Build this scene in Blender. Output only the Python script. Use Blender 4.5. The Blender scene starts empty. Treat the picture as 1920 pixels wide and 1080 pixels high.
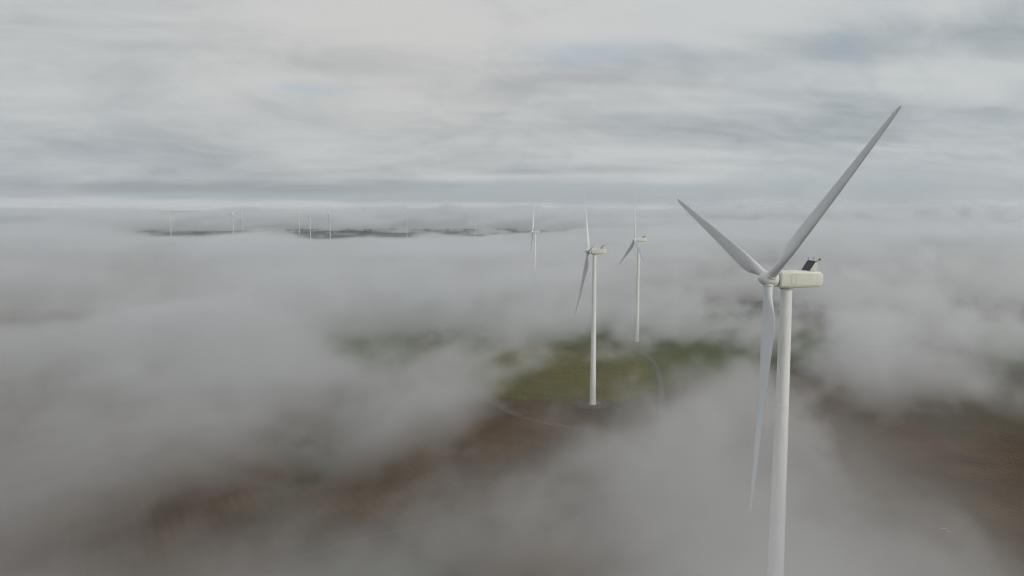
import bpy, bmesh, math, random
import numpy as np
from mathutils import Vector, Matrix, noise
R_ = math.radians
random.seed(7)
C = bpy.context.scene.collection
S = bpy.context.scene

# ---------------------------------------------------------------- camera
F, HOR, CAMZ = 1400.0, 392.0, 136.0            # focal length in px of a 1920 frame, horizon row, height over the plain
PITCH = math.atan((540 - HOR) / F)
cam = bpy.data.objects.new('camera', bpy.data.cameras.new('camera')); C.objects.link(cam)
cam.location = (0, 0, CAMZ); cam.rotation_euler = (math.pi / 2 - PITCH, 0, 0)
cam.data.sensor_width = 36; cam.data.lens = 36 * F / 1920
cam.data.clip_start = 1; cam.data.clip_end = 150000
S.camera = cam

# ---------------------------------------------------------------- render and exposure
S.view_settings.view_transform = 'Standard'; S.view_settings.look = 'None'
S.view_settings.exposure = 0.0; S.view_settings.gamma = 1
cy = S.cycles
cy.use_adaptive_sampling = True; cy.adaptive_threshold = 0.03; cy.adaptive_min_samples = 12
cy.pixel_filter_type = 'BLACKMAN_HARRIS'; cy.filter_width = 1.15
cy.use_denoising = True; cy.denoiser = 'OPENIMAGEDENOISE'
cy.max_bounces = 6; cy.diffuse_bounces = 2; cy.glossy_bounces = 2; cy.transmission_bounces = 1
cy.volume_bounces = 4; cy.volume_max_steps = 512; cy.volume_step_rate = 1.0
cy.caustics_reflective = False; cy.caustics_refractive = False
cy.sample_clamp_indirect = 4

# ---------------------------------------------------------------- sun (weak, behind thin cloud) and sky
SUN_EL, SUN_AZ = R_(24), R_(125)               # azimuth clockwise from +Y (the way the camera looks): right and behind
sd = Vector((math.sin(SUN_AZ) * math.cos(SUN_EL), math.cos(SUN_AZ) * math.cos(SUN_EL), math.sin(SUN_EL)))
sl = bpy.data.lights.new('sun', 'SUN'); sl.energy = 1.4; sl.angle = R_(12); sl.color = (1.0, 0.94, 0.84)
so = bpy.data.objects.new('sun', sl); C.objects.link(so)
so.rotation_euler = (-sd).to_track_quat('-Z', 'Y').to_euler(); so.location = (0, 0, 600)


class NT:
    """small writer of node expressions"""
    def __init__(s, tree): s.t = tree; s.n = tree.nodes; s.l = tree.links
    def put(s, v, sock):
        if isinstance(v, (int, float)): sock.default_value = v
        elif isinstance(v, (tuple, list)):
            n = len(sock.default_value); sock.default_value = tuple(v) + ((1,) if n == 4 and len(v) == 3 else ())
        else: s.l.new(v, sock)
    def m(s, op, a, b=0.0, c=0.0, clamp=False):
        k = s.n.new('ShaderNodeMath'); k.operation = op; k.use_clamp = clamp
        for i, v in enumerate((a, b, c)): s.put(v, k.inputs[i])
        return k.outputs[0]
    def add(s, *v):
        r = v[0]
        for x in v[1:]: r = s.m('ADD', r, x)
        return r
    def mul(s, *v):
        r = v[0]
        for x in v[1:]: r = s.m('MULTIPLY', r, x)
        return r
    def sub(s, a, b): return s.m('SUBTRACT', a, b)
    def lin(s, a, k, c): return s.m('MULTIPLY_ADD', a, k, c)
    def vm(s, op, a, b=(0, 0, 0)):
        k = s.n.new('ShaderNodeVectorMath'); k.operation = op
        s.put(a, k.inputs[0]); s.put(b, k.inputs[1]); return k.outputs[0]
    def sep(s, v):
        k = s.n.new('ShaderNodeSeparateXYZ'); s.put(v, k.inputs[0]); return k.outputs
    def comb(s, x, y, z):
        k = s.n.new('ShaderNodeCombineXYZ')
        for i, v in enumerate((x, y, z)): s.put(v, k.inputs[i])
        return k.outputs[0]
    def noise(s, vec, scale, detail=2, rough=0.5, dist=0.0, color=False):
        k = s.n.new('ShaderNodeTexNoise'); s.put(vec, k.inputs['Vector'])
        k.inputs['Scale'].default_value = scale; k.inputs['Detail'].default_value = detail
        k.inputs['Roughness'].default_value = rough; k.inputs['Distortion'].default_value = dist
        return k.outputs['Color' if color else 0]
    def smooth(s, v, a, b, lo=0.0, hi=1.0):
        k = s.n.new('ShaderNodeMapRange'); k.interpolation_type = 'SMOOTHSTEP'
        for i, x in enumerate((v, a, b, lo, hi)): s.put(x, k.inputs[i])
        return k.outputs[0]
    def gauss(s, x, y, cx, cy_, sx, sy, ang=0.0):
        dx = s.m('SUBTRACT', x, cx); dy = s.m('SUBTRACT', y, cy_); ca, sa = math.cos(ang), math.sin(ang)
        if ang:
            u = s.add(s.mul(dx, ca / sx), s.mul(dy, sa / sx)); v = s.add(s.mul(dx, -sa / sy), s.mul(dy, ca / sy))
        else: u = s.mul(dx, 1 / sx); v = s.mul(dy, 1 / sy)
        return s.m('EXPONENT', s.mul(s.add(s.mul(u, u), s.mul(v, v)), -0.5))
    def mix(s, f, a, b):
        k = s.n.new('ShaderNodeMix'); k.data_type = 'RGBA'
        s.put(f, k.inputs[0]); s.put(a, k.inputs[6]); s.put(b, k.inputs[7]); return k.outputs[2]


w = bpy.data.worlds.new("World"); S.world = w; w.use_nodes = True
W = NT(w.node_tree); W.n.clear()
tc = W.n.new('ShaderNodeTexCoord'); d = tc.outputs['Generated']; dx, dy, dz = W.sep(d)
dz0 = W.m('MAXIMUM', dz, 0.0)
inv = W.m('DIVIDE', 1.0, W.add(dz0, 0.10))
az = W.m('ARCTAN2', dx, dy)                                       # azimuth, right positive
pl = W.comb(W.mul(dx, inv), W.mul(dy, inv), 0.0)                  # the cloud layer, a flat sheet high above
in2 = W.m('DIVIDE', 1.55, W.add(dz0, 0.23))                      # rounder, nearer rolls
rot = W.comb(W.add(W.mul(dx, in2, .94), W.mul(dy, in2, .34)), W.add(W.mul(dy, in2, .94), W.mul(dx, in2, -.34)), 0.0)
wob = W.vm('MULTIPLY', W.vm('SUBTRACT', W.noise(rot, 0.8, 2, 0.5, color=True), (0.5, 0.5, 0.5)), (1.1, 1.1, 0))
p2 = W.vm('ADD', W.vm('MULTIPLY', rot, (0.8, 1.15, 1)), wob)
n1 = W.noise(p2, 0.55, 4, 0.5)                                   # broad rolls
n2 = W.noise(W.vm('ADD', p2, (7.3, 3.1, 0)), 1.5, 8, 0.56)        # billows
n3 = W.noise(W.vm('ADD', W.vm('MULTIPLY', pl, (0.5, 1.4, 1)), (2.7, 9.4, 0)), 0.9, 7, 0.56)
el = W.mul(W.m('ARCSINE', dz), 180 / math.pi)                     # elevation in degrees
azd = W.mul(az, 180 / math.pi)
cov = W.add(W.lin(n1, 0.55, 0.30), W.lin(n2, 0.45, -0.15))
# thin places where the blue comes through: (azimuth, elevation, width, height, strength)
for a_, e_, sa_, se_, k_ in ((5, 11.3, 5, .9, .32), (15, 10.6, 9, 1.0, .14), (-15.5, 8.6, 3.5, .5, .34), (-9, 7.9, 5, .35, .16), (24, 3.5, 9, 1.3, .18),
                             (16, 1.4, 14, .9, .42), (-22, 0.95, 16, .3, .34), (28, 12, 5, 1.5, .03), (0, 1.0, 9, .5, .26), (-27, 13, 4, 1, .1)):
    cov = W.sub(cov, W.mul(W.gauss(azd, el, a_, e_, sa_, se_), W.lin(n3, 1.4, 0.3), k_))
cover = W.smooth(cov, 0.10, 0.55)
n4 = W.noise(W.vm('ADD', p2, (1.3, 5.1, 2.0)), 5.0, 7, 0.62, 0.6)
# grey bases against bright tops
rightish = W.smooth(azd, -8, 8)
lum = W.add(W.lin(W.sub(n2, 0.5), 0.38, 0.545), W.mul(W.sub(n4, 0.5), 0.17))
lum = W.add(lum, W.mul(W.sub(n3, 0.5), W.lin(rightish, .30, .20)), W.mul(W.sub(n1, 0.5), 0.16))
for a_, e_, sa_, se_, k_ in ((-12, 14.5, 14, 3, .07), (3, 14.5, 8, 2.5, .05), (22, 15, 10, 1.6, .10), (14, 6.0, 12, 1.0, -.05), (-24, 3.2, 12, 1.2, -.05), (19, 10.9, 10, .9, -.12),
                             (8, 6.6, 10, .6, -.06), (-24, 1.35, 13, .45, -.17), (-6, 1.3, 8, .40, -.10), (-26, 0.42, 11, .20, .20), (-4, .35, 12, .15, .08), (-14, 4.3, 5, 1.0, .05), (-20, 6.2, 5, .8, .05),
                             (2, 2.4, 5, .13, .13), (11, 2.1, 5, .12, .13), (10, 4.2, 7, .35, .07), (23, 12.6, 9, .8, .06), (-20, 11, 8, .6, -.05), (0, 60, 90, 35, .10)):
    lum = W.add(lum, W.mul(W.gauss(azd, el, a_, e_, sa_, se_), k_))
lum = W.m('MINIMUM', W.m('MAXIMUM', lum, 0.26), 0.84)
lf = W.smooth(lum, 0.30, 0.72)
warm = W.gauss(azd, el, -9, 12, 16, 7)
ccol = W.mix(lf, W.mix(warm, (0.275, 0.33, 0.365), (0.32, 0.335, 0.35)), W.mix(warm, (0.57, 0.60, 0.61), (0.60, 0.60, 0.59)))
bg1 = W.n.new('ShaderNodeBackground'); W.put(ccol, bg1.inputs[0]); bg1.inputs[1].default_value = 1.0
sky = W.n.new('ShaderNodeTexSky'); sky.sky_type = 'NISHITA'; sky.sun_disc = False
sky.sun_elevation = SUN_EL; sky.sun_rotation = SUN_AZ; sky.altitude = 300; sky.dust_density = 2.5
bg2 = W.n.new('ShaderNodeBackground'); W.l.new(sky.outputs[0], bg2.inputs[0]); bg2.inputs[1].default_value = 0.10
veil = W.n.new('ShaderNodeBackground'); veil.inputs[0].default_value = (0.47, 0.545, 0.60, 1)
mx0 = W.n.new('ShaderNodeMixShader'); mx0.inputs[0].default_value = 0.72
W.l.new(bg2.outputs[0], mx0.inputs[1]); W.l.new(veil.outputs[0], mx0.inputs[2])
mx = W.n.new('ShaderNodeMixShader'); W.put(cover, mx.inputs[0])
W.l.new(mx0.outputs[0], mx.inputs[1]); W.l.new(bg1.outputs[0], mx.inputs[2])
wo = W.n.new('ShaderNodeOutputWorld'); W.l.new(mx.outputs[0], wo.inputs[0])
w.cycles.sampling_method = 'MANUAL'; w.cycles.sample_map_resolution = 512

# ---------------------------------------------------------------- where things stand
# hub positions (x, y, z above the plain), yaw of the rotor axis, blade phase
HUB_H = 107.0; TILT = R_(5); CONE = R_(2); RB = 50.0; OVER = 4.3
def far(px, hy, dist): return ((px - 960) / F * dist, dist, CAMZ - (hy - HOR) * dist / F)
TUR = [(55.8, 161.5, 120.9, 191.1, 170.7 + 120), (52.1, 509.9, 107.3, 181.1, 201.7), (126.8, 773.1, 104.3, 187.3, 354.9), (34.1, 1259.8, 97.7, 171.9, 340.7)]
FAR = [(320, 404, 3300, 185, 5), (437, 403, 3500, 182, 60), (455, 410, 3600, 188, 95), (561, 400, 3950, 180, 20), (581, 411, 3300, 184, 40),
       (618, 404, 3400, 187, 80), (762, 409, 3500, 183, 50), (890, 408, 3450, 186, 15)]
for px, hy, D, yw, ph in FAR: TUR.append((*far(px, hy, D), yw, ph))
BASES = []
for x, y, z, yw, ph in TUR:
    a = Vector((math.cos(R_(yw)), math.sin(R_(yw)), 0))
    BASES.append((x - a.x * OVER, y - a.y * OVER, z - HUB_H))
_c = np.array([(b[0], b[1]) for b in BASES]); _s = np.array([110, 130, 130, 300] + [230] * len(FAR), float)
_K = np.exp(-0.5 * ((_c[:, None, 0] - _c[None, :, 0]) ** 2 + (_c[:, None, 1] - _c[None, :, 1]) ** 2) / _s[None, :] ** 2)
_w = np.linalg.solve(_K, np.array([b[2] for b in BASES]))
def ground(x, y):
    """height of the terrain: gentle swells that carry each tower base"""
    return float((np.exp(-0.5 * ((_c[:, 0] - x) ** 2 + (_c[:, 1] - y) ** 2) / _s ** 2) * _w).sum())
def at(px, py, h=0.0):
    """the point at height h over the plain seen at a pixel of the 1920 x 1080 photograph"""
    vx, vy = (px - 960) / F, (540 - py) / F
    c, s = math.cos(PITCH), math.sin(PITCH)
    dy_, dz_ = c + vy * s, -s + vy * c
    t = (CAMZ - h) / -dz_
    return Vector((vx * t, dy_ * t, h))

# ---------------------------------------------------------------- materials
def mat(name, base, rough=0.6, fn=None, spec=0.5):
    m = bpy.data.materials.new(name); m.use_nodes = True
    N = NT(m.node_tree); b = m.node_tree.nodes['Principled BSDF']
    b.inputs['Roughness'].default_value = rough; b.inputs['Specular IOR Level'].default_value = spec
    N.put(base, b.inputs['Base Color'])
    if fn: fn(N, b)
    return m
def objco(N):
    return N.n.new('ShaderNodeTexCoord').outputs['Object']
def bump(N, b, h, strength, dist):
    k = N.n.new('ShaderNodeBump'); k.inputs['Strength'].default_value = strength; k.inputs['Distance'].default_value = dist
    N.put(h, k.inputs['Height']); N.l.new(k.outputs[0], b.inputs['Normal'])
def paint(c1, c2, sc=0.35):
    def f(N, b):
        v = objco(N); n = N.noise(N.vm('MULTIPLY', v, (1, 1, .25)), sc, 6, .62)
        st = N.noise(N.vm('MULTIPLY', v, (3, 3, .12)), 1.0, 4, .6)
        N.put(N.mix(N.mul(N.smooth(n, .38, .72), N.smooth(st, .35, .7)), c1, c2), b.inputs['Base Color'])
        N.put(N.lin(n, .3, .3), b.inputs['Roughness'])
    return f
M_tower = mat('tower_paint', (.74, .74, .70), .45, paint((.83, .835, .82), (.63, .635, .60)))
def gelcoat(N, b):
    v = objco(N); x, y, z = N.sep(v); n = N.noise(v, .5, 5, .6)
    drip = N.mul(N.smooth(N.noise(N.comb(N.mul(x, 1.6), 0.0, N.mul(z, .12)), 1.0, 3, .6), .58, .72), N.smooth(z, HUB_H + 1.2, HUB_H - 1.6))
    N.put(N.mix(N.add(N.mul(N.smooth(n, .45, .75), .35), N.mul(drip, .35)), (.79, .80, .71), (.58, .58, .48)), b.inputs['Base Color'])
M_nac = mat('nacelle_paint', (.78, .78, .66), .4, gelcoat)
M_blade = mat('blade_paint', (.66, .67, .68), .4, paint((.74, .75, .765), (.60, .61, .62), .5))
M_dark = mat('dark_metal', (.05, .052, .055), .5)
M_rad = mat('radiator_fins', (.035, .036, .04), .6, lambda N, b: N.put(N.mix(N.m('FRACT', N.mul(N.sep(objco(N))[1], 3.0)), (.02, .02, .022), (.09, .09, .095)), b.inputs['Base Color']))
M_seam = mat('seam', (.48, .48, .40), .6)
M_conc = mat('concrete', (.34, .33, .30), .85, lambda N, b: N.put(N.mix(N.noise(objco(N), .8, 5, .6), (.26, .25, .23), (.40, .39, .36)), b.inputs['Base Color']))
M_red = mat('signal_lens', (.45, .03, .02), .2)

def soil(N, b):
    v = objco(N); x, y, z = N.sep(v)
    big = N.noise(v, .0045, 4, .55, 1.2); mid = N.noise(v, .03, 6, .62); fine = N.noise(v, .9, 5, .7)
    # tillage lines
    rows = N.m('SINE', N.add(N.mul(x, 1.05), N.mul(y, .62), N.mul(mid, 5.0)))
    c = N.mix(N.smooth(mid, .33, .68), (.074, .042, .020), (.118, .073, .037))
    c = N.mix(N.mul(N.smooth(rows, -.2, 1.0), .25), c, (.038, .025, .016))
    c = N.mix(N.mul(N.smooth(big, .50, .62), .8), c, (.060, .054, .027))
    c = N.mix(N.mul(N.smooth(fine, .5, .75), .35), c, (.12, .085, .06))
    vo = N.n.new('ShaderNodeTexVoronoi'); vo.inputs['Scale'].default_value = .0016; N.put(N.vm('MULTIPLY', v, (1.0, .55, 1)), vo.inputs['Vector'])
    patch = N.sep(vo.outputs['Color'])[0]
    farf = N.smooth(y, 1500, 2600)
    pc = N.mix(N.smooth(patch, .25, .3), (.018, .024, .014), N.mix(N.smooth(patch, .6, .65), (.035, .040, .018), (.070, .056, .034)))
    c = N.mix(farf, c, pc)
    N.put(c, b.inputs['Base Color'])
    bump(N, b, N.add(N.mul(fine, .5), N.mul(mid, 1.5), N.mul(rows, .1)), .7, .5)
M_soil = mat('bare_soil', (.07, .045, .03), .95, soil, .15)
def crop(cA, cB, cS):
    def f(N, b):
        v = objco(N); big = N.noise(v, .016, 4, .6, .5); fine = N.noise(v, .55, 4, .75); mid = N.noise(N.vm('MULTIPLY', v, (.35, 1, 1)), .10, 5, .65)
        c = N.mix(N.smooth(mid, .35, .65), cA, cB)
        c = N.mix(N.mul(N.smooth(fine, .47, .62), .75), c, (cB[0] * 1.9, cB[1] * 1.7, cB[2] * 1.2))
        c = N.mix(N.mul(N.smooth(fine, .50, .38), .55), c, (.016, .016, .008))
        c = N.mix(N.mul(N.smooth(big, .52, .66), .6), c, cS)
        N.put(c, b.inputs['Base Color']); bump(N, b, N.add(fine, mid), .9, .8)
    return f
M_crop = mat('olive_crop', (.07, .07, .02), .9, crop((.066, .062, .013), (.108, .098, .018), (.070, .048, .020)), .2)
M_green = mat('green_crop', (.05, .08, .03), .9, crop((.058, .070, .024), (.086, .100, .034), (.05, .05, .02)), .2)
M_pad = mat('pad_gravel', (.2, .18, .15), .95, lambda N, b: N.put(N.mix(N.noise(objco(N), .3, 6, .7), (.085, .070, .054), (.15, .13, .105)), b.inputs['Base Color']), .2)
M_gravel = mat('pale_gravel', (.2, .18, .15), .95, lambda N, b: N.put(N.mix(N.noise(objco(N), .5, 6, .7), (.085, .075, .06), (.17, .15, .125)), b.inputs['Base Color']), .2)
M_wood = mat('woodland_foliage', (.03, .04, .02), .9, lambda N, b: N.put(N.mix(N.noise(objco(N), .12, 4, .7), (.018, .026, .012), (.050, .056, .026)), b.inputs['Base Color']), .2)
M_bark = mat('bark', (.08, .06, .045), .9)
M_sheet = mat('pale_sheeting', (.5, .5, .48), .6, lambda N, b: N.put(N.mix(N.noise(objco(N), 1.5, 4, .6), (.38, .37, .34), (.58, .57, .54)), b.inputs['Base Color']))

# ---------------------------------------------------------------- mesh helpers
def obj(name, bm, material, parent=None, smooth=True):
    me = bpy.data.meshes.new(name); bm.to_mesh(me); bm.free()
    for m in (material if isinstance(material, (list, tuple)) else [material]): me.materials.append(m)
    if smooth:
        for p in me.polygons: p.use_smooth = True
    o = bpy.data.objects.new(name, me); C.objects.link(o); o.parent = parent
    return o
def rings(bm, rs, close=True):
    """skin a list of equal-length closed loops"""
    vs = [[bm.verts.new(p) for p in r] for r in rs]
    for a, b in zip(vs, vs[1:]):
        for i in range(len(a)):
            j = (i + 1) % len(a); bm.faces.new((a[i], a[j], b[j], b[i]))
    if close: bm.faces.new(list(reversed(vs[0]))); bm.faces.new(vs[-1])
    return vs
def lathe(bm, prof, n=32, M=Matrix()):
    rings(bm, [[M @ Vector((r * math.cos(2 * math.pi * i / n), r * math.sin(2 * math.pi * i / n), z)) for i in range(n)] for r, z in prof])
def box(bm, lo, hi, M=Matrix(), bev=0.0):
    r = bmesh.ops.create_cube(bm, size=1.0); vs = r['verts']
    for v in vs: v.co = Vector([lo[i] + (v.co[i] + .5) * (hi[i] - lo[i]) for i in range(3)])
    if bev:
        es = list({e for v in vs for e in v.link_edges})
        g = bmesh.ops.bevel(bm, geom=es, offset=bev, segments=2, affect='EDGES', profile=.5)
        vs = list({v for f in g['faces'] for v in f.verts} | {v for v in vs if v.is_valid})
    for v in vs: v.co = M @ v.co
def bar(bm, a, b, r, n=8):
    a, b = Vector(a), Vector(b); q = (b - a).to_track_quat('Z', 'Y').to_matrix().to_4x4(); q.translation = a
    lathe(bm, [(r, 0), (r, (b - a).length)], n, q)
def norm(bm): bmesh.ops.recalc_face_normals(bm, faces=bm.faces)

# ---------------------------------------------------------------- the ground
def ground_sheet():
    bm = bmesh.new()
    ys = [-3500, -1500, -800, -400, -200] + list(np.arange(0, 1700, 25)) + list(np.arange(1700, 6000, 90)) + [6300, 7000, 8000, 10000, 14000, 20000, 32000, 60000]
    xs = sorted(set([-60000, -30000, -15000, -9000, -6000, -4500] + list(np.arange(-3600, -899, 150)) + list(np.arange(-900, 901, 30)) + list(np.arange(1050, 3700, 150)) + [4500, 6000, 9000, 15000, 30000, 60000]))
    g = [[bm.verts.new((x, y, ground(x, y))) for x in xs] for y in ys]
    for a, b in zip(g, g[1:]):
        for i in range(len(xs) - 1): bm.faces.new((a[i], a[i + 1], b[i + 1], b[i]))
    o = obj('ground', bm, M_soil); o['kind'] = 'structure'
ground_sheet()
from mathutils.bvhtree import BVHTree
_g = bpy.data.objects['ground'].data
_bvh = BVHTree.FromPolygons([v.co for v in _g.vertices], [tuple(p.vertices) for p in _g.polygons])
def gz(x, y):
    h = _bvh.ray_cast(Vector((x, y, 500)), Vector((0, 0, -1)))[0]
    return h.z if h else 0.0

def drape(name, poly, material, up, cell=12.0, rough=3.0, kind='structure'):
    """a field: an outline in world metres filled with a grid that follows the ground; ragged edge"""
    P = [Vector((p[0], p[1])) for p in poly]; dense = []
    for i in range(len(P)):
        a, b = P[i], P[(i + 1) % len(P)]; n = max(2, int((b - a).length / (cell * .7)))
        for k in range(n):
            q = a.lerp(b, k / n); o = noise.noise_vector(Vector((q.x * .05, q.y * .05, 3.1)))
            dense.append(Vector((q.x + o.x * rough, q.y + o.y * rough, 0)))
    def inside(x, y):
        c = False; j = len(dense) - 1
        for i in range(len(dense)):
            a, b = dense[i], dense[j]
            if (a.y > y) != (b.y > y) and x < (b.x - a.x) * (y - a.y) / (b.y - a.y) + a.x: c = not c
            j = i
        return c
    bm = bmesh.new()
    vs = [bm.verts.new(q) for q in dense]
    bm.faces.new(vs)
    # cut into a lattice, then drape
    x0, x1 = min(q.x for q in dense), max(q.x for q in dense); y0, y1 = min(q.y for q in dense), max(q.y for q in dense)
    for k in range(1, int((x1 - x0) / cell)):
        bmesh.ops.bisect_plane(bm, geom=bm.verts[:] + bm.edges[:] + bm.faces[:], plane_co=(x0 + k * cell, 0, 0), plane_no=(1, 0, 0))
    for k in range(1, int((y1 - y0) / cell)):
        bmesh.ops.bisect_plane(bm, geom=bm.verts[:] + bm.edges[:] + bm.faces[:], plane_co=(0, y0 + k * cell, 0), plane_no=(0, 1, 0))
    for v in bm.verts: v.co.z = gz(v.co.x, v.co.y) + up
    for f in bm.faces:
        if f.normal.z < 0: f.normal_flip()
    o = obj(name, bm, material); o['kind'] = kind
    return o
def ribbon(name, pts, width, material, up, twin=False):
    """a track along world points; twin = two wheel lines with a grassy middle"""
    P = [Vector((p[0], p[1])) for p in pts]; out = []
    for i in range(len(P) - 1):
        p0, p1, p2, p3 = P[max(i - 1, 0)], P[i], P[i + 1], P[min(i + 2, len(P) - 1)]
        n = max(3, int((p2 - p1).length / 6))
        for k in range(n):
            t = k / n; out.append(.5 * ((2 * p1) + (p2 - p0) * t + (2 * p0 - 5 * p1 + 4 * p2 - p3) * t * t + (3 * p1 - p0 - 3 * p2 + p3) * t ** 3))
    out.append(P[-1]); bm = bmesh.new()
    for lo, hi in (((-.5, -.12), (.12, .5)) if twin else ((-.5, .5),)):
        pr = None
        for i, q in enumerate(out):
            tdir = (out[min(i + 1, len(out) - 1)] - out[max(i - 1, 0)]).normalized(); s = Vector((-tdir.y, tdir.x))
            wv = 1 + .25 * noise.noise(Vector((q.x * .08, q.y * .08, lo)))
            row = []
            for e in (lo, hi):
                r = q + s * width * e * wv; row.append(bm.verts.new((r.x, r.y, gz(r.x, r.y) + up)))
            if pr: bm.faces.new((pr[0], row[0], row[1], pr[1]))
            pr = row
    for f in bm.faces:
        if f.normal.z < 0: f.normal_flip()
    o = obj(name, bm, material); o['kind'] = 'structure'
    return o
W2 = lambda *ps: [tuple(at(a, b).xy) for a, b in ps]
crop = drape('crop_field', W2((780, 660), (960, 640), (1170, 650), (1215, 690), (1222, 735), (1160, 752), (1090, 757), (1010, 750), (940, 746), (880, 728), (800, 700)), M_crop, .09, 10.0, 7.0)
gf = drape('meadow', W2((560, 640), (640, 612), (800, 590), (1000, 588), (1150, 600), (1500, 602), (1600, 660), (1440, 704), (1256, 724), (1225, 715), (1160, 700), (960, 690), (870, 706), (700, 690)), M_green, .045, 18, 8.0)
gf2 = drape('meadow', W2((1780, 618), (2050, 612), (2080, 676), (1850, 682)), M_green, .05, 22)
ribbon('track', W2((860, 712), (905, 740), (960, 775), (1010, 792), (1070, 803), (1180, 822), (1330, 850), (1500, 905)), 5.0, M_gravel, .13, True)
ribbon('track', W2((1237, 800), (1242, 760), (1239, 722), (1234, 694), (1222, 672), (1206, 661), (1190, 654), (1196, 647)), 4.0, M_gravel, .14)
ribbon('track', W2((500, 1085), (640, 1040), (820, 998), (980, 965), (1150, 940), (1330, 925), (1520, 930)), 2.4, M_gravel, .12, True)
ribbon('track', W2((1800, 704), (1850, 694), (1885, 691), (1960, 697), (2060, 712)), 4.0, M_gravel, .10)
#ribbon('path', W2((1118, 772), (1170, 768), (1215, 745), (1236, 728)), 4.0, M_gravel, .13)
for k, (bx, by, bz) in enumerate(BASES[:4]):
    bm = bmesh.new(); c = bm.verts.new((bx, by, gz(bx, by) + .16)); rg = []
    rad = (14, 12, 14, 13)[k]
    for i in range(40):
        a = i * math.pi / 20; r = rad * (1 + .35 * noise.noise(Vector((math.cos(a) * 2, math.sin(a) * 2, k))) + .12 * noise.noise(Vector((math.cos(a) * 6, math.sin(a) * 6, k))))
        rg.append(bm.verts.new((bx + r * math.cos(a), by + r * math.sin(a), gz(bx + r * math.cos(a), by + r * math.sin(a)) + .14)))
    for i in range(40): bm.faces.new((c, rg[i], rg[(i + 1) % 40]))
    o = obj('turbine_pad', bm, M_pad); o['kind'] = 'structure'

# ---------------------------------------------------------------- wind turbine (local: origin at the foot, rotor towards -X)
AX = Vector((-math.cos(TILT), 0, math.sin(TILT)))
HUBP = Vector((-OVER, 0, HUB_H))
def blade_bm():
    """span +Z, chord mostly +Y, section drawn in XY; circular root that grows into an airfoil"""
    bm = bmesh.new(); n = 22; rs = []
    st = [(0.9, 1.9, 1.0, 16), (2.2, 1.9, 1.0, 16), (4, 2.05, .86, 16), (6.5, 3.0, .52, 15), (9, 3.85, .34, 13), (11.5, 4.15, .27, 11), (16, 3.75, .23, 8.5), (21, 3.2, .20, 6.5), (27, 2.65, .18, 4.5),
          (33, 2.2, .18, 3), (38, 1.8, .17, 2), (43, 1.4, .16, 1), (46.5, 1.1, .16, .5), (48.8, .75, .15, 0), (49.7, .4, .15, 0), (50, .08, .15, 0)]
    for z, ch, th, tw in st:
        tw = R_(tw); off = -.00045 * z * z                        # pre-bend, upwind
        loop = []
        for i in range(n):
            a = 2 * math.pi * i / n
            round_ = max(0, min(1, (th - .35) / .6))
            u = .5 * (1 - math.cos(a)); yt = 2.6 * th * (.2969 * math.sqrt(u) - .126 * u - .3516 * u * u + .2843 * u ** 3 - .1015 * u ** 4) * 1.92
            cx, cyv = (u - .30) * ch, (yt if a < math.pi else -yt * .75) * ch
            rx, ry = .5 * ch * -math.cos(a), .5 * ch * th * math.sin(a)
            px = cx * (1 - round_) + rx * round_; py = cyv * (1 - round_) + ry * round_
            loop.append(Vector((py * math.cos(tw) + px * math.sin(tw) + off, px * math.cos(tw) - py * math.sin(tw), z)))
        rs.append(loop)
    rings(bm, rs); norm(bm); return bm
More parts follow.
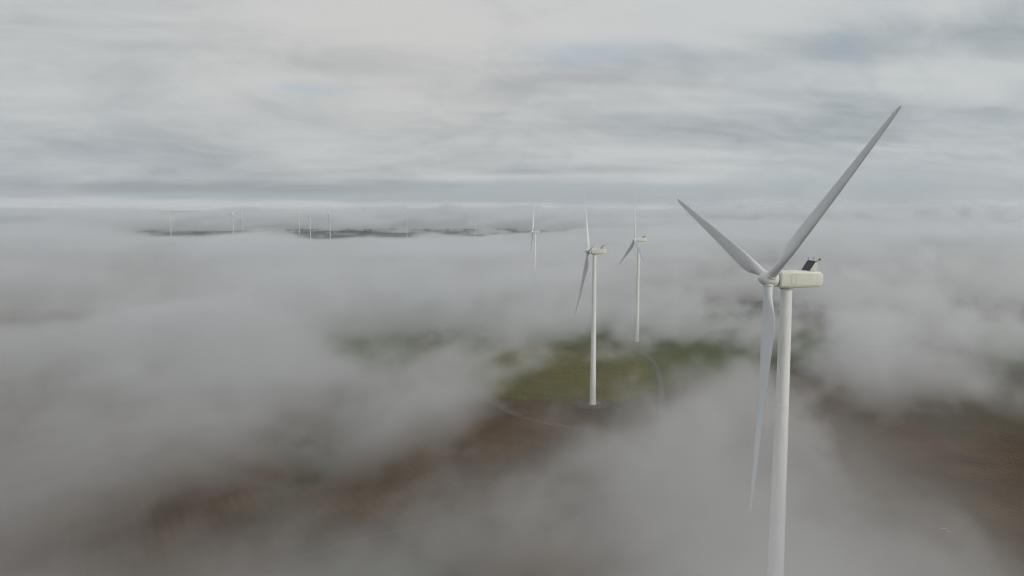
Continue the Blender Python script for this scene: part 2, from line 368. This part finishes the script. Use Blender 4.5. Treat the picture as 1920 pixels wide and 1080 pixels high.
def make_turbine():
    t = bpy.data.objects.new('wind_turbine', None); C.objects.link(t)
    # tower in three bolted cans
    bm = bmesh.new(); H = HUB_H - 2.0
    rad = lambda z: 2.12 - .90 * (z / H) ** .95
    prof = []
    zs = sorted([0, .4, H - 1.0, H - .6] + [z for z in range(3, 104, 4)] + [z + e for z in (26, 53, 79) for e in (-.5, -.16, .16, .5)])
    for z in zs:
        prof.append((rad(z), z))
        if any(abs(z - q + .16) < 1e-6 for q in (26, 53, 79)): prof += [(rad(z) + .014, z + .02), (rad(z) + .014, z + .30)]
    prof += [(rad(H), H - .5), (rad(H) + .05, H - .45), (rad(H) + .05, H)]
    lathe(bm, prof, 40); norm(bm); tw = obj('tower', bm, M_tower, t)
    bm = bmesh.new(); lathe(bm, [(3.0, -.6), (3.0, .30), (2.85, .42), (2.3, .45), (2.3, .3)], 40); norm(bm); obj('foundation_ring', bm, M_conc, t)
    bm = bmesh.new(); box(bm, (rad(3) - .05, -.5, 1.9), (rad(3) + .10, .5, 4.2), bev=.06); obj('door', bm, M_seam, tw)
    bm = bmesh.new()
    for i in range(8): box(bm, (rad(0) + .25 + i * .38, -.6, 1.75 - i * .22), (rad(0) + .60 + i * .38, .6, 1.83 - i * .22))
    for s in (-.62, .62):
        bar(bm, (rad(0) + .1, s, 1.7), (rad(0) + 3.5, s, -.1), .07); bar(bm, (rad(0) + .1, s, 2.9), (rad(0) + 3.5, s, 1.0), .04)
        for i in (0, 1.7, 3.4): bar(bm, (rad(0) + .1 + i, s, 1.7 - i * .53), (rad(0) + .1 + i, s, 2.9 - i * .56), .035)
    norm(bm); obj('stairs', bm, M_conc, t, False)
    # nacelle: rounded box lofted along X, tail pulled in
    Mt = Matrix.Rotation(TILT * .0, 4, 'Y')
    bm = bmesh.new(); rs = []
    for x, hw, zt, zb in ((-2.35, 1.35, 1.45, -1.45), (-2.25, 1.55, 1.68, -1.74), (-1.9, 1.62, 1.80, -1.90), (1, 1.68, 1.84, -1.94), (5, 1.68, 1.76, -1.94), (6.6, 1.62, 1.64, -1.90), (7.3, 1.52, 1.46, -1.78), (7.8, 1.32, 1.02, -1.36), (8.15, 1.0, .55, -.95), (8.25, .6, .2, -.6)):
        lp = []; zc, hh = (zt + zb) / 2, (zt - zb) / 2
        for i in range(32):
            a = 2 * math.pi * i / 32; e = .28
            c, s_ = math.cos(a), math.sin(a)
            lp.append(Vector((x, hw * math.copysign(abs(c) ** e, c), zc + hh * math.copysign(abs(s_) ** e, s_) + HUB_H)))
        rs.append(lp)
    rings(bm, rs); norm(bm); nac = obj('nacelle', bm, M_nac, t)
    for p in nac.data.polygons: p.use_smooth = True
    bm = bmesh.new(); lathe(bm, [(1.42, HUB_H - 2.2), (1.42, HUB_H - 1.7)], 40); obj('yaw_bearing', bm, M_seam, nac)
    # vertical service hatch outline and lower seam on both flanks
    for s in (-1, 1):
        bm = bmesh.new(); Y = 1.685 * s
        for x in (.15, 1.25): box(bm, (x - .03, Y - .012, HUB_H - 1.1), (x + .03, Y + .012, HUB_H + 1.1))
        for z in (-1.1, 1.1): box(bm, (.12, Y - .013, HUB_H + z - .02), (1.28, Y + .013, HUB_H + z + .02))
        box(bm, (-1.9, Y - .014, HUB_H - 1.44), (6.2, Y + .014, HUB_H - 1.38))
        obj('service_hatch', bm, M_seam, nac, False)
    # cooler on the tail roof: sloping radiator between two triangular cheeks
    z0 = HUB_H + 1.70
    for s in (-1, 1):
        bm = bmesh.new(); Y = 1.5 * s; tri = [(4.4, z0), (6.1, z0), (6.2, z0 + 1.85), (5.75, z0 + 1.95)]
        lo = [bm.verts.new((x, Y - .07, z)) for x, z in tri]; hi = [bm.verts.new((x, Y + .07, z)) for x, z in tri]
        bm.faces.new(lo); bm.faces.new(hi[::-1])
        for i in range(4): j = (i + 1) % 4; bm.faces.new((lo[i], hi[i], hi[j], lo[j]))
        norm(bm); obj('cooler_cheek', bm, M_nac, nac, False)
    bm = bmesh.new(); sl_ = Matrix.Translation((4.45, 0, z0)) @ Matrix.Rotation(math.atan2(1.35, 1.95), 4, 'Y')
    box(bm, (-.10, -1.42, .05), (.12, 1.42, 2.45), sl_)
    rad_ = obj('radiator', bm, M_rad, nac, False)
    bm = bmesh.new()
    for s in (-1.46, 1.46):
        box(bm, (-.14, s - .05, 0), (.16, s + .05, 2.5), sl_)
    box(bm, (-.14, -1.5, 2.42), (.16, 1.5, 2.54), sl_); box(bm, (-.14, -1.5, -.02), (.16, 1.5, .1), sl_)
    bar(bm, (3.3, -1.3, z0 + .05), (4.4, -1.3, z0 + .02), .06); bar(bm, (3.3, 1.3, z0 + .05), (4.4, 1.3, z0 + .02), .06); bar(bm, (3.3, -1.3, z0 + .05), (3.3, 1.3, z0 + .05), .06)
    obj('radiator_frame', bm, M_dark, nac, False)
    for y in (-.9, .9):
        bm = bmesh.new(); bar(bm, (5.6, y, z0 + 1.8), (5.6, y, z0 + 2.9), .035); bar(bm, (5.45, y, z0 + 2.85), (5.75, y, z0 + 2.85), .04)
        obj('wind_sensor', bm, M_dark, nac, False)
    bm = bmesh.new(); bar(bm, (5.85, -1.5, z0 + 1.95), (6.7, -1.5, z0 + 2.35), .06); lathe(bm, [(.16, 0), (.2, .1), (.2, .32), (.1, .42)], 12, Matrix.Translation((6.75, -1.5, z0 + 2.3)))
    norm(bm); obj('signal_lamp', bm, M_dark, nac)
    # spinner
    Ms = Matrix.Translation(HUBP) @ AX.to_track_quat('Z', 'Y').to_matrix().to_4x4()
    bm = bmesh.new(); lathe(bm, [(1.30, -1.75), (1.58, -1.55), (1.66, -1.1), (1.70, 0), (1.62, .6), (1.40, 1.2), (1.05, 1.8), (.62, 2.25), (.25, 2.5), (.03, 2.56)], 40, Ms); norm(bm)
    spn = obj('spinner', bm, M_tower, t)
    bm = bmesh.new(); lathe(bm, [(1.2, -2.1), (1.2, -1.7)], 32, Ms); norm(bm); obj('rotor_collar', bm, M_dark, spn)
    bl = []
    base = obj('blade', blade_bm(), M_blade, t)
    bm = bmesh.new(); lathe(bm, [(1.0, 1.25), (1.12, 1.3), (1.12, 1.72), (1.0, 1.78)], 32); norm(bm); sock = obj('blade_collar', bm, M_tower, base)
    for k in range(3):
        if k == 0: b, s2 = base, sock
        else:
            b = base.copy(); C.objects.link(b); b.parent = t
            s2 = sock.copy(); C.objects.link(s2); s2.parent = b
        bl.append(b)
    return t, bl
def pose(blades, phase, pitch):
    side = Vector((0, -1, 0)); up = AX.cross(side); up = up if up.z > 0 else -up
    for k, b in enumerate(blades):
        th = R_(phase + 120 * k)
        s = (math.cos(CONE) * (math.cos(th) * up + math.sin(th) * side) + math.sin(CONE) * AX).normalized()
        tang = (-math.sin(th) * up + math.cos(th) * side).normalized(); c = -(tang - s * tang.dot(s)).normalized()
        dwn = c.cross(s).normalized()                             # points downwind
        c2 = c * math.cos(R_(pitch)) + dwn * math.sin(R_(pitch)); a2 = c2.cross(s).normalized()
        b.matrix_local = Matrix(((a2.x, c2.x, s.x, HUBP.x), (a2.y, c2.y, s.y, HUBP.y), (a2.z, c2.z, s.z, HUBP.z), (0, 0, 0, 1)))
LABELS = ['nearest white wind turbine, filling the right of the view, rotor and blunt nacelle close up',
          'white turbine standing on a round gravel pad beside the olive crop field, whole tower visible',
          'white turbine behind the crop field, foot on green meadow by the curved track',
          'white turbine in middle distance, tower sunk in fog just below its rotor',
          'tiny distant turbine furthest left of all, with only fog to its left',
          'tiny distant turbine, taller and left one of the far close pair',
          'tiny distant turbine, shorter and right one of the far close pair',
          'faintest and farthest tiny turbine, only a thread of tower above far dark woods',
          'tiny distant turbine with low rotor, between the faintest one and a taller one',
          'tiny distant tall turbine, rightmost of three close together by the far woods',
          'tiny distant turbine alone, second from the right among the tiny far ones',
          'tiny distant turbine furthest right of the tiny ones, nearest to the larger four']
proto, pblades = make_turbine()
def copy_thing(root):
    r = root.copy(); C.objects.link(r); bl = []
    for ch in [c for c in C.objects if c.parent == root]:
        c = ch.copy(); C.objects.link(c); c.parent = r
        if ch.name.split('.')[0] == 'blade': bl.append(c)
        for g in [q for q in C.objects if q.parent == ch]:
            e = g.copy(); C.objects.link(e); e.parent = c
    return r, bl
made = [(proto, pblades)] + [copy_thing(proto) for _ in TUR[1:]]
for i, ((t, bl), (x, y, z, yw, ph), b) in enumerate(zip(made, TUR, BASES)):
    t.location = (b[0], b[1], b[2]); t.rotation_euler = (0, 0, R_(yw - 180)); pose(bl, ph, -2 if i == 0 else 24)
    t['label'] = LABELS[i]; t['category'] = 'wind turbine'; t['group'] = 'turbines of the wind farm'

# ---------------------------------------------------------------- small pale things on the soil
for i, (px, py, L, lab) in enumerate(((1769, 995, 3.4, 'long crumpled strip of pale sheeting on bare soil at lower right'), (1779, 1001, 1.8, 'short pale scrap on bare soil just below a longer strip'))):
    q = at(px, py, 3); bm = bmesh.new(); gd = []
    for a in range(13):
        row = []
        for c in range(6):
            u, v = (a / 12 - .5) * L, (c / 5 - .5) * 1.0 * (1 - .5 * abs(a / 6 - 1))
            row.append(bm.verts.new((u + .12 * math.sin(5 * v), v + .25 * math.sin(u * 1.3), .18 + .16 * noise.noise(Vector((u * 1.7, v * 2.2, i))))))
        gd.append(row)
    for a in range(12):
        for c in range(5): bm.faces.new((gd[a][c], gd[a + 1][c], gd[a + 1][c + 1], gd[a][c + 1]))
    r = bmesh.ops.solidify(bm, geom=bm.faces[:], thickness=.05)
    o = obj('plastic_sheet', bm, M_sheet); o.location = (q.x, q.y, gz(q.x, q.y) + .05); o.rotation_euler.z = R_(-25 - 20 * i)
    o['label'] = lab; o['category'] = 'plastic sheet'; o['group'] = 'scraps on the soil'

# ---------------------------------------------------------------- woods: far dark belts and the belt behind the meadow
def woods(name, strips, seed):
    rnd = random.Random(seed); vs, fs = [], []
    ico = bmesh.new(); bmesh.ops.create_icosphere(ico, subdivisions=2, radius=1.0); ico.verts.ensure_lookup_table()
    iv = [v.co.copy() for v in ico.verts]; ifc = [[v.index for v in f.verts] for f in ico.faces]; ico.free()
    for (pa, pb, wid, n, h0, h1) in strips:
        a, b = Vector(pa), Vector(pb); dn = (b - a).normalized(); nn = Vector((-dn.y, dn.x))
        for _ in range(n):
            q = a.lerp(b, rnd.random()) + nn * rnd.gauss(0, wid)
            g = gz(q.x, q.y); h = rnd.uniform(h0, h1); rr = h * rnd.uniform(.28, .42)
            k = len(vs)                                            # trunk
            for zz, r_ in ((-.3, .035 * h), (h * .5, .02 * h)):
                for i in range(5): vs.append((q.x + r_ * math.cos(i * 1.257), q.y + r_ * math.sin(i * 1.257), g + zz))
            for i in range(5): fs.append((k + i, k + (i + 1) % 5, k + 5 + (i + 1) % 5, k + 5 + i))
            for c in range(3):                                     # ragged crown clumps
                o = Vector((q.x + rnd.gauss(0, rr * .4), q.y + rnd.gauss(0, rr * .4), g + h * rnd.uniform(.5, .75))); k = len(vs); sd3 = rnd.uniform(0, 99)
                for v in iv:
                    s = rr * (.75 + .5 * noise.noise(v * 1.9 + Vector((sd3, 0, 0)))) * rnd.uniform(.85, 1.12)
                    vs.append((o.x + v.x * s, o.y + v.y * s, o.z + v.z * s * .9))
                fs += [tuple(k + j for j in f) for f in ifc]
    me = bpy.data.meshes.new(name); me.from_pydata(vs, [], fs); me.materials.append(M_wood)
    o = bpy.data.objects.new(name, me); C.objects.link(o); o['kind'] = 'stuff'
    return o
wd = woods('woodland', [(at(1230, 596).xy, at(1440, 590).xy, 10, 420, 4, 8), (at(1400, 572).xy, at(1600, 568).xy, 22, 380, 4, 8), (at(1800, 566).xy, at(2000, 580).xy, 30, 400, 4, 8)], 3)
def P(px, D): return ((px - 960) / F * D, D)
wf = woods('far_woods', [(P(330, 3900), P(520, 4300), 60, 160, 9, 15), (P(480, 4500), P(760, 4800), 90, 220, 9, 16), (P(560, 3900), P(700, 4000), 40, 110, 8, 13), (P(760, 4600), P(1130, 4900), 90, 260, 9, 16), (P(780, 4000), P(860, 4050), 30, 70, 8, 13), (P(960, 4300), P(1180, 4450), 50, 120, 8, 14)], 5)

# ---------------------------------------------------------------- fog and haze
def fogmat(name, aniso=.15):
    m = bpy.data.materials.new(name); m.use_nodes = True; t = m.node_tree; t.nodes.clear()
    pv = t.nodes.new('ShaderNodeVolumePrincipled'); out = t.nodes.new('ShaderNodeOutputMaterial'); t.links.new(pv.outputs[0], out.inputs['Volume'])
    pv.inputs['Color'].default_value = (.952, .965, .985, 1); pv.inputs['Anisotropy'].default_value = aniso; pv.inputs['Density'].default_value = 1.0
    return m, pv
# the fog field, as node expressions of a world position
def fog_density(N, x, y, z, farside, closeup):
    gy = N.mul(N.m('EXPONENT', N.mul(N.mul(N.sub(y, 150), N.sub(y, 150)), -1 / (2 * 130 ** 2))), 13.0)
    h = N.sub(z, gy)
    ca, sa = math.cos(R_(62)), math.sin(R_(62))                    # the drift of the fog, lower left to upper right
    u = N.add(N.mul(x, ca), N.mul(y, sa)); v = N.add(N.mul(x, -sa), N.mul(y, ca))
    if not farside:
        pos = N.comb(N.mul(u, .36), v, N.mul(z, 1.1))
        nb = N.noise(pos, 1 / 120, 2, .5, .7); nm = N.noise(N.vm('ADD', N.comb(N.mul(u, .5), v, z), (50, 20, 0)), 1 / 46, 7, .62, .7)
        nt = N.noise(N.comb(N.mul(u, .4), v, 7.0), 1 / 95, 3, .5, .5)
        A = N.add(0.62, N.mul(N.sub(nb, .5), N.smooth(y, 250, 700, .95, 1.15)))
        # clearings (negative) and banks (positive): px, py, half-width, half-height in the photograph, strength, turn
        for px, py, rx, ry, k, ang in CLEAR:
            c = at(px, py, 22); a1, a2 = at(px, py - ry, 22), at(px, py + ry, 22)
            A = N.add(A, N.mul(N.gauss(x, y, c.x, c.y, rx * c.y / F, (a1.y - a2.y) / 2, ang), k))
        top = N.add(N.smooth(y, 500, 1500, 64, 74), N.mul(N.sub(nt, .5), 75.0), N.mul(N.gauss(x, y, 48, 128, 45, 40), 26.0), N.mul(N.gauss(x, y, 192, 235, 52, 95), -52.0))
        top = N.m('MAXIMUM', top, 14.0)
        nf = N.noise(N.vm('ADD', N.comb(N.mul(u, .6), v, z), (9, 2, 5)), 1 / 19, 4, .6, .8)
        fine = N.mul(N.sub(N.noise(N.comb(N.mul(u, .7), v, N.mul(z, 1.1)), 1 / 9, 5, .62, 1.0), .5), .55) if closeup else 0.0
        e = N.add(A, fine, N.mul(N.sub(nm, .5), 2.25), N.mul(N.sub(nf, .5), 1.0), N.mul(N.m('POWER', N.m('MAXIMUM', N.m('DIVIDE', h, top), 0.0), 1.8), -1.0))
        dn = N.mul(N.smooth(e, .14, .80), N.smooth(y, 200, 750, .0105, .024))
        dn = N.add(dn, N.mul(N.gauss(x, y, 44, 128, 20, 24), N.smooth(z, 110, 62), N.lin(nm, .052, .006)))
        dn = N.add(dn, N.mul(N.smooth(h, 75, 15), N.lin(nb, .0022, -.0006)))
        dn = N.mul(dn, N.smooth(y, 440, 480, 1, 0) if closeup else N.mul(N.smooth(y, 440, 480), N.smooth(y, 1400, 1500, 1, 0)), N.smooth(z, 118, 106, 0, 1))
    else:
        pos = N.comb(N.mul(u, .20), v, N.mul(z, 1.3))
        nb = N.noise(N.comb(N.mul(u, .45), v, 0.0), 1 / 420, 3, .55, .6); nm = N.noise(N.vm('ADD', pos, (90, 10, 0)), 1 / 120, 6, .6, .6)
        az_ = N.m('DIVIDE', x, y)                                  # bearing
        mid = N.mul(N.smooth(az_, -.55, -.47), N.smooth(az_, .17, -.02))      # where the clear lane lies
        yw = N.add(y, N.mul(N.sub(nb, .5), 1500), N.mul(N.sub(nm, .5), 1200))
        frag = N.noise(N.comb(x, N.mul(y, .5), 3.0), 1 / 260, 5, .62, .5)
        lane = N.mul(N.smooth(yw, 2500, 3400), N.smooth(yw, 5300, 4300), mid, N.smooth(frag, .27, .56))
        top = N.add(N.smooth(y, 1500, 2900, 74, 34), N.mul(N.smooth(az_, .08, .3), 30.0), N.mul(N.smooth(az_, -.5, -.66), 25.0), N.mul(N.smooth(yw, 4300, 5600), 75.0))
        puff = N.noise(N.comb(x, y, 0.0), 1 / 800, 5, .6, .4)
        top = N.add(top, N.mul(N.sub(puff, .5), N.smooth(y, 3600, 5500, 34, 130)), N.mul(N.sub(nb, .5), N.smooth(y, 1400, 3000, 70, 14)))
        for px, D, sx, sy, k in PUFFS:
            top = N.add(top, N.mul(N.gauss(x, y, (px - 960) / F * D, D, sx, sy), k))
        e = N.add(N.smooth(y, 1400, 3200, .82, 1.25), N.mul(N.sub(nm, .5), 2.0), N.mul(N.sub(nb, .5), N.smooth(y, 1500, 3000, 1.0, .3)), N.mul(lane, -1.8), N.mul(N.m('POWER', N.m('MAXIMUM', N.m('DIVIDE', h, top), 0.0), 2.0), -1.15))
        for cx, cy_, sx, sy, an, k in FARGAPS: e = N.add(e, N.mul(N.gauss(x, y, cx, cy_, sx, sy, R_(an)), k))
        dn = N.add(N.mul(N.smooth(e, .05, .95), .018), N.mul(N.smooth(z, 90, 10), .0003))
        dn = N.mul(dn, N.smooth(y, 1400, 1500), N.smooth(z, 235, 200, 0, 1))
    return dn
KN, KF = .022, .022
FARGAPS = [(-860, 1750, 420, 85, 106, -.75), (-480, 2000, 300, 70, 100, -.35), (900, 1700, 260, 150, 60, -.5), (560, 1700, 200, 90, 70, -.45), (-1250, 1900, 380, 80, 115, -.5), (250, 2000, 260, 70, 75, -.3),
           (-640, 1700, 400, 70, 104, .4), (-1100, 2300, 400, 90, 112, .3)]
PUFFS = [(742, 5600, 95, 300, 62), (800, 6000, 70, 300, 40), (845, 5700, 110, 350, 60), (985, 5900, 150, 400, 50), (915, 5600, 80, 300, 35), (520, 6200, 260, 500, 30), (1130, 6000, 160, 400, 35), (1290, 6100, 200, 400, 42), (1520, 5600, 260, 400, 40), (1800, 5600, 260, 400, 45),
         (430, 5400, 120, 300, 25), (620, 5600, 90, 300, 30), (505, 3050, 75, 200, 55), (560, 2900, 60, 150, 30), (700, 3000, 60, 150, 28), (1000, 2700, 120, 160, 30), (1100, 3000, 120, 160, 40), (380, 2900, 60, 150, 18), (830, 2900, 70, 150, 16)]
CLEAR = [
    (1090, 722, 120, 36, -1.0, 0), (1020, 775, 70, 28, -.6, 0), (1340, 645, 115, 30, -1.15, 0), (1120, 640, 60, 30, -.2, 0),
    (1840, 850, 130, 75, -2.2, 0), (1860, 760, 120, 45, -1.0, 0), (1850, 920, 120, 55, -.9, 0), (1720, 870, 80, 40, -.4, 0), (1540, 830, 70, 70, .45, 0), (1900, 660, 80, 40, -.9, 0), (1440, 590, 130, 20, -.2, 0), (1890, 580, 80, 22, -.6, 0),
    (310, 965, 120, 48, -1.1, 0), (580, 910, 150, 46, -1.0, 0), (840, 845, 120, 38, -.7, 0), (830, 632, 140, 26, -.8, 0), (690, 620, 80, 18, -.5, 0), (640, 690, 100, 25, -.15, 0), (450, 770, 150, 35, .12, 0),
    (60, 590, 120, 22, -.25, 0), (1390, 545, 80, 22, -.2, 0), (60, 745, 120, 22, -.3, 0), (1250, 1060, 300, 60, -.2, 0), (1750, 1060, 160, 35, .4, 0), (1480, 1000, 90, 60, .25, 0), (960, 1060, 300, 60, -.2, 0),
    (470, 935, 60, 36, .45, 0), (1010, 850, 80, 28, .35, 0), (690, 800, 90, 24, .3, 0), (740, 885, 50, 28, .35, 0), (1300, 850, 110, 55, .45, 0), (1330, 745, 80, 30, .4, 0), (900, 970, 100, 45, .3, 0), (130, 850, 120, 60, .25, 0), (1650, 670, 130, 30, .35, 0), (400, 620, 250, 35, .3, 0), (700, 560, 300, 25, .3, 0), (820, 745, 60, 25, .2, 0),
]
def fog(name, lo, hi, res, farside, closeup, label, rate):
    m, pv = fogmat(name + '_vapour', .3 if farside else .5)
    m.cycles.volume_step_rate = rate
    me = bpy.data.meshes.new(name); me.materials.append(m)
    bm = bmesh.new(); box(bm, lo, hi); bm.to_mesh(me); bm.free()
    if not farside: pv.inputs['Color'].default_value = (.970, .970, .979, 1)
    o = bpy.data.objects.new(name, me); C.objects.link(o)
    ng = bpy.data.node_groups.new(name + '_field', 'GeometryNodeTree')
    ng.interface.new_socket('Geometry', in_out='INPUT', socket_type='NodeSocketGeometry'); ng.interface.new_socket('Geometry', in_out='OUTPUT', socket_type='NodeSocketGeometry')
    N = NT(ng); go = ng.nodes.new('NodeGroupOutput'); vc = ng.nodes.new('GeometryNodeVolumeCube')
    x, y, z = N.sep(ng.nodes.new('GeometryNodeInputPosition').outputs[0])
    N.put(fog_density(N, x, y, z, farside, closeup), vc.inputs['Density'])
    vc.inputs['Background'].default_value = 0
    vc.inputs['Min'].default_value = lo; vc.inputs['Max'].default_value = hi
    for k, r in zip('XYZ', res): vc.inputs['Resolution ' + k].default_value = r
    sm = ng.nodes.new('GeometryNodeSetMaterial'); sm.inputs['Material'].default_value = m
    ng.links.new(vc.outputs[0], sm.inputs[0]); ng.links.new(sm.outputs[0], go.inputs[0])
    md = o.modifiers.new('fog', 'NODES'); md.node_group = ng
    o['kind'] = 'stuff'; o['label'] = label
    return o
fog('fog', (-440, 50, -6), (440, 480, 122), (352, 172, 56), False, True, 'nearest drifting fog over the brown soil, torn open in places', 2.2)
fog('fog', (-1150, 440, -6), (1150, 1500, 122), (460, 212, 43), False, False, 'low drifting fog with torn clearings over the crop field', 2.0)
fog('fog_bank', (-6500, 1400, -30), (6500, 9000, 240), (520, 300, 45), True, False, 'thick fog deck reaching to the horizon', 2.0)
# thin even haze round everything
bm = bmesh.new(); box(bm, (-13000, -3100, -40), (13000, 14000, 520)); me = bpy.data.meshes.new('haze'); bm.to_mesh(me); bm.free()
hm, hp = fogmat('haze_air', .2); hp.inputs['Density'].default_value = .00003; hp.inputs['Density Attribute'].default_value = ''
me.materials.append(hm); ho = bpy.data.objects.new('haze', me); C.objects.link(ho); ho['kind'] = 'stuff'
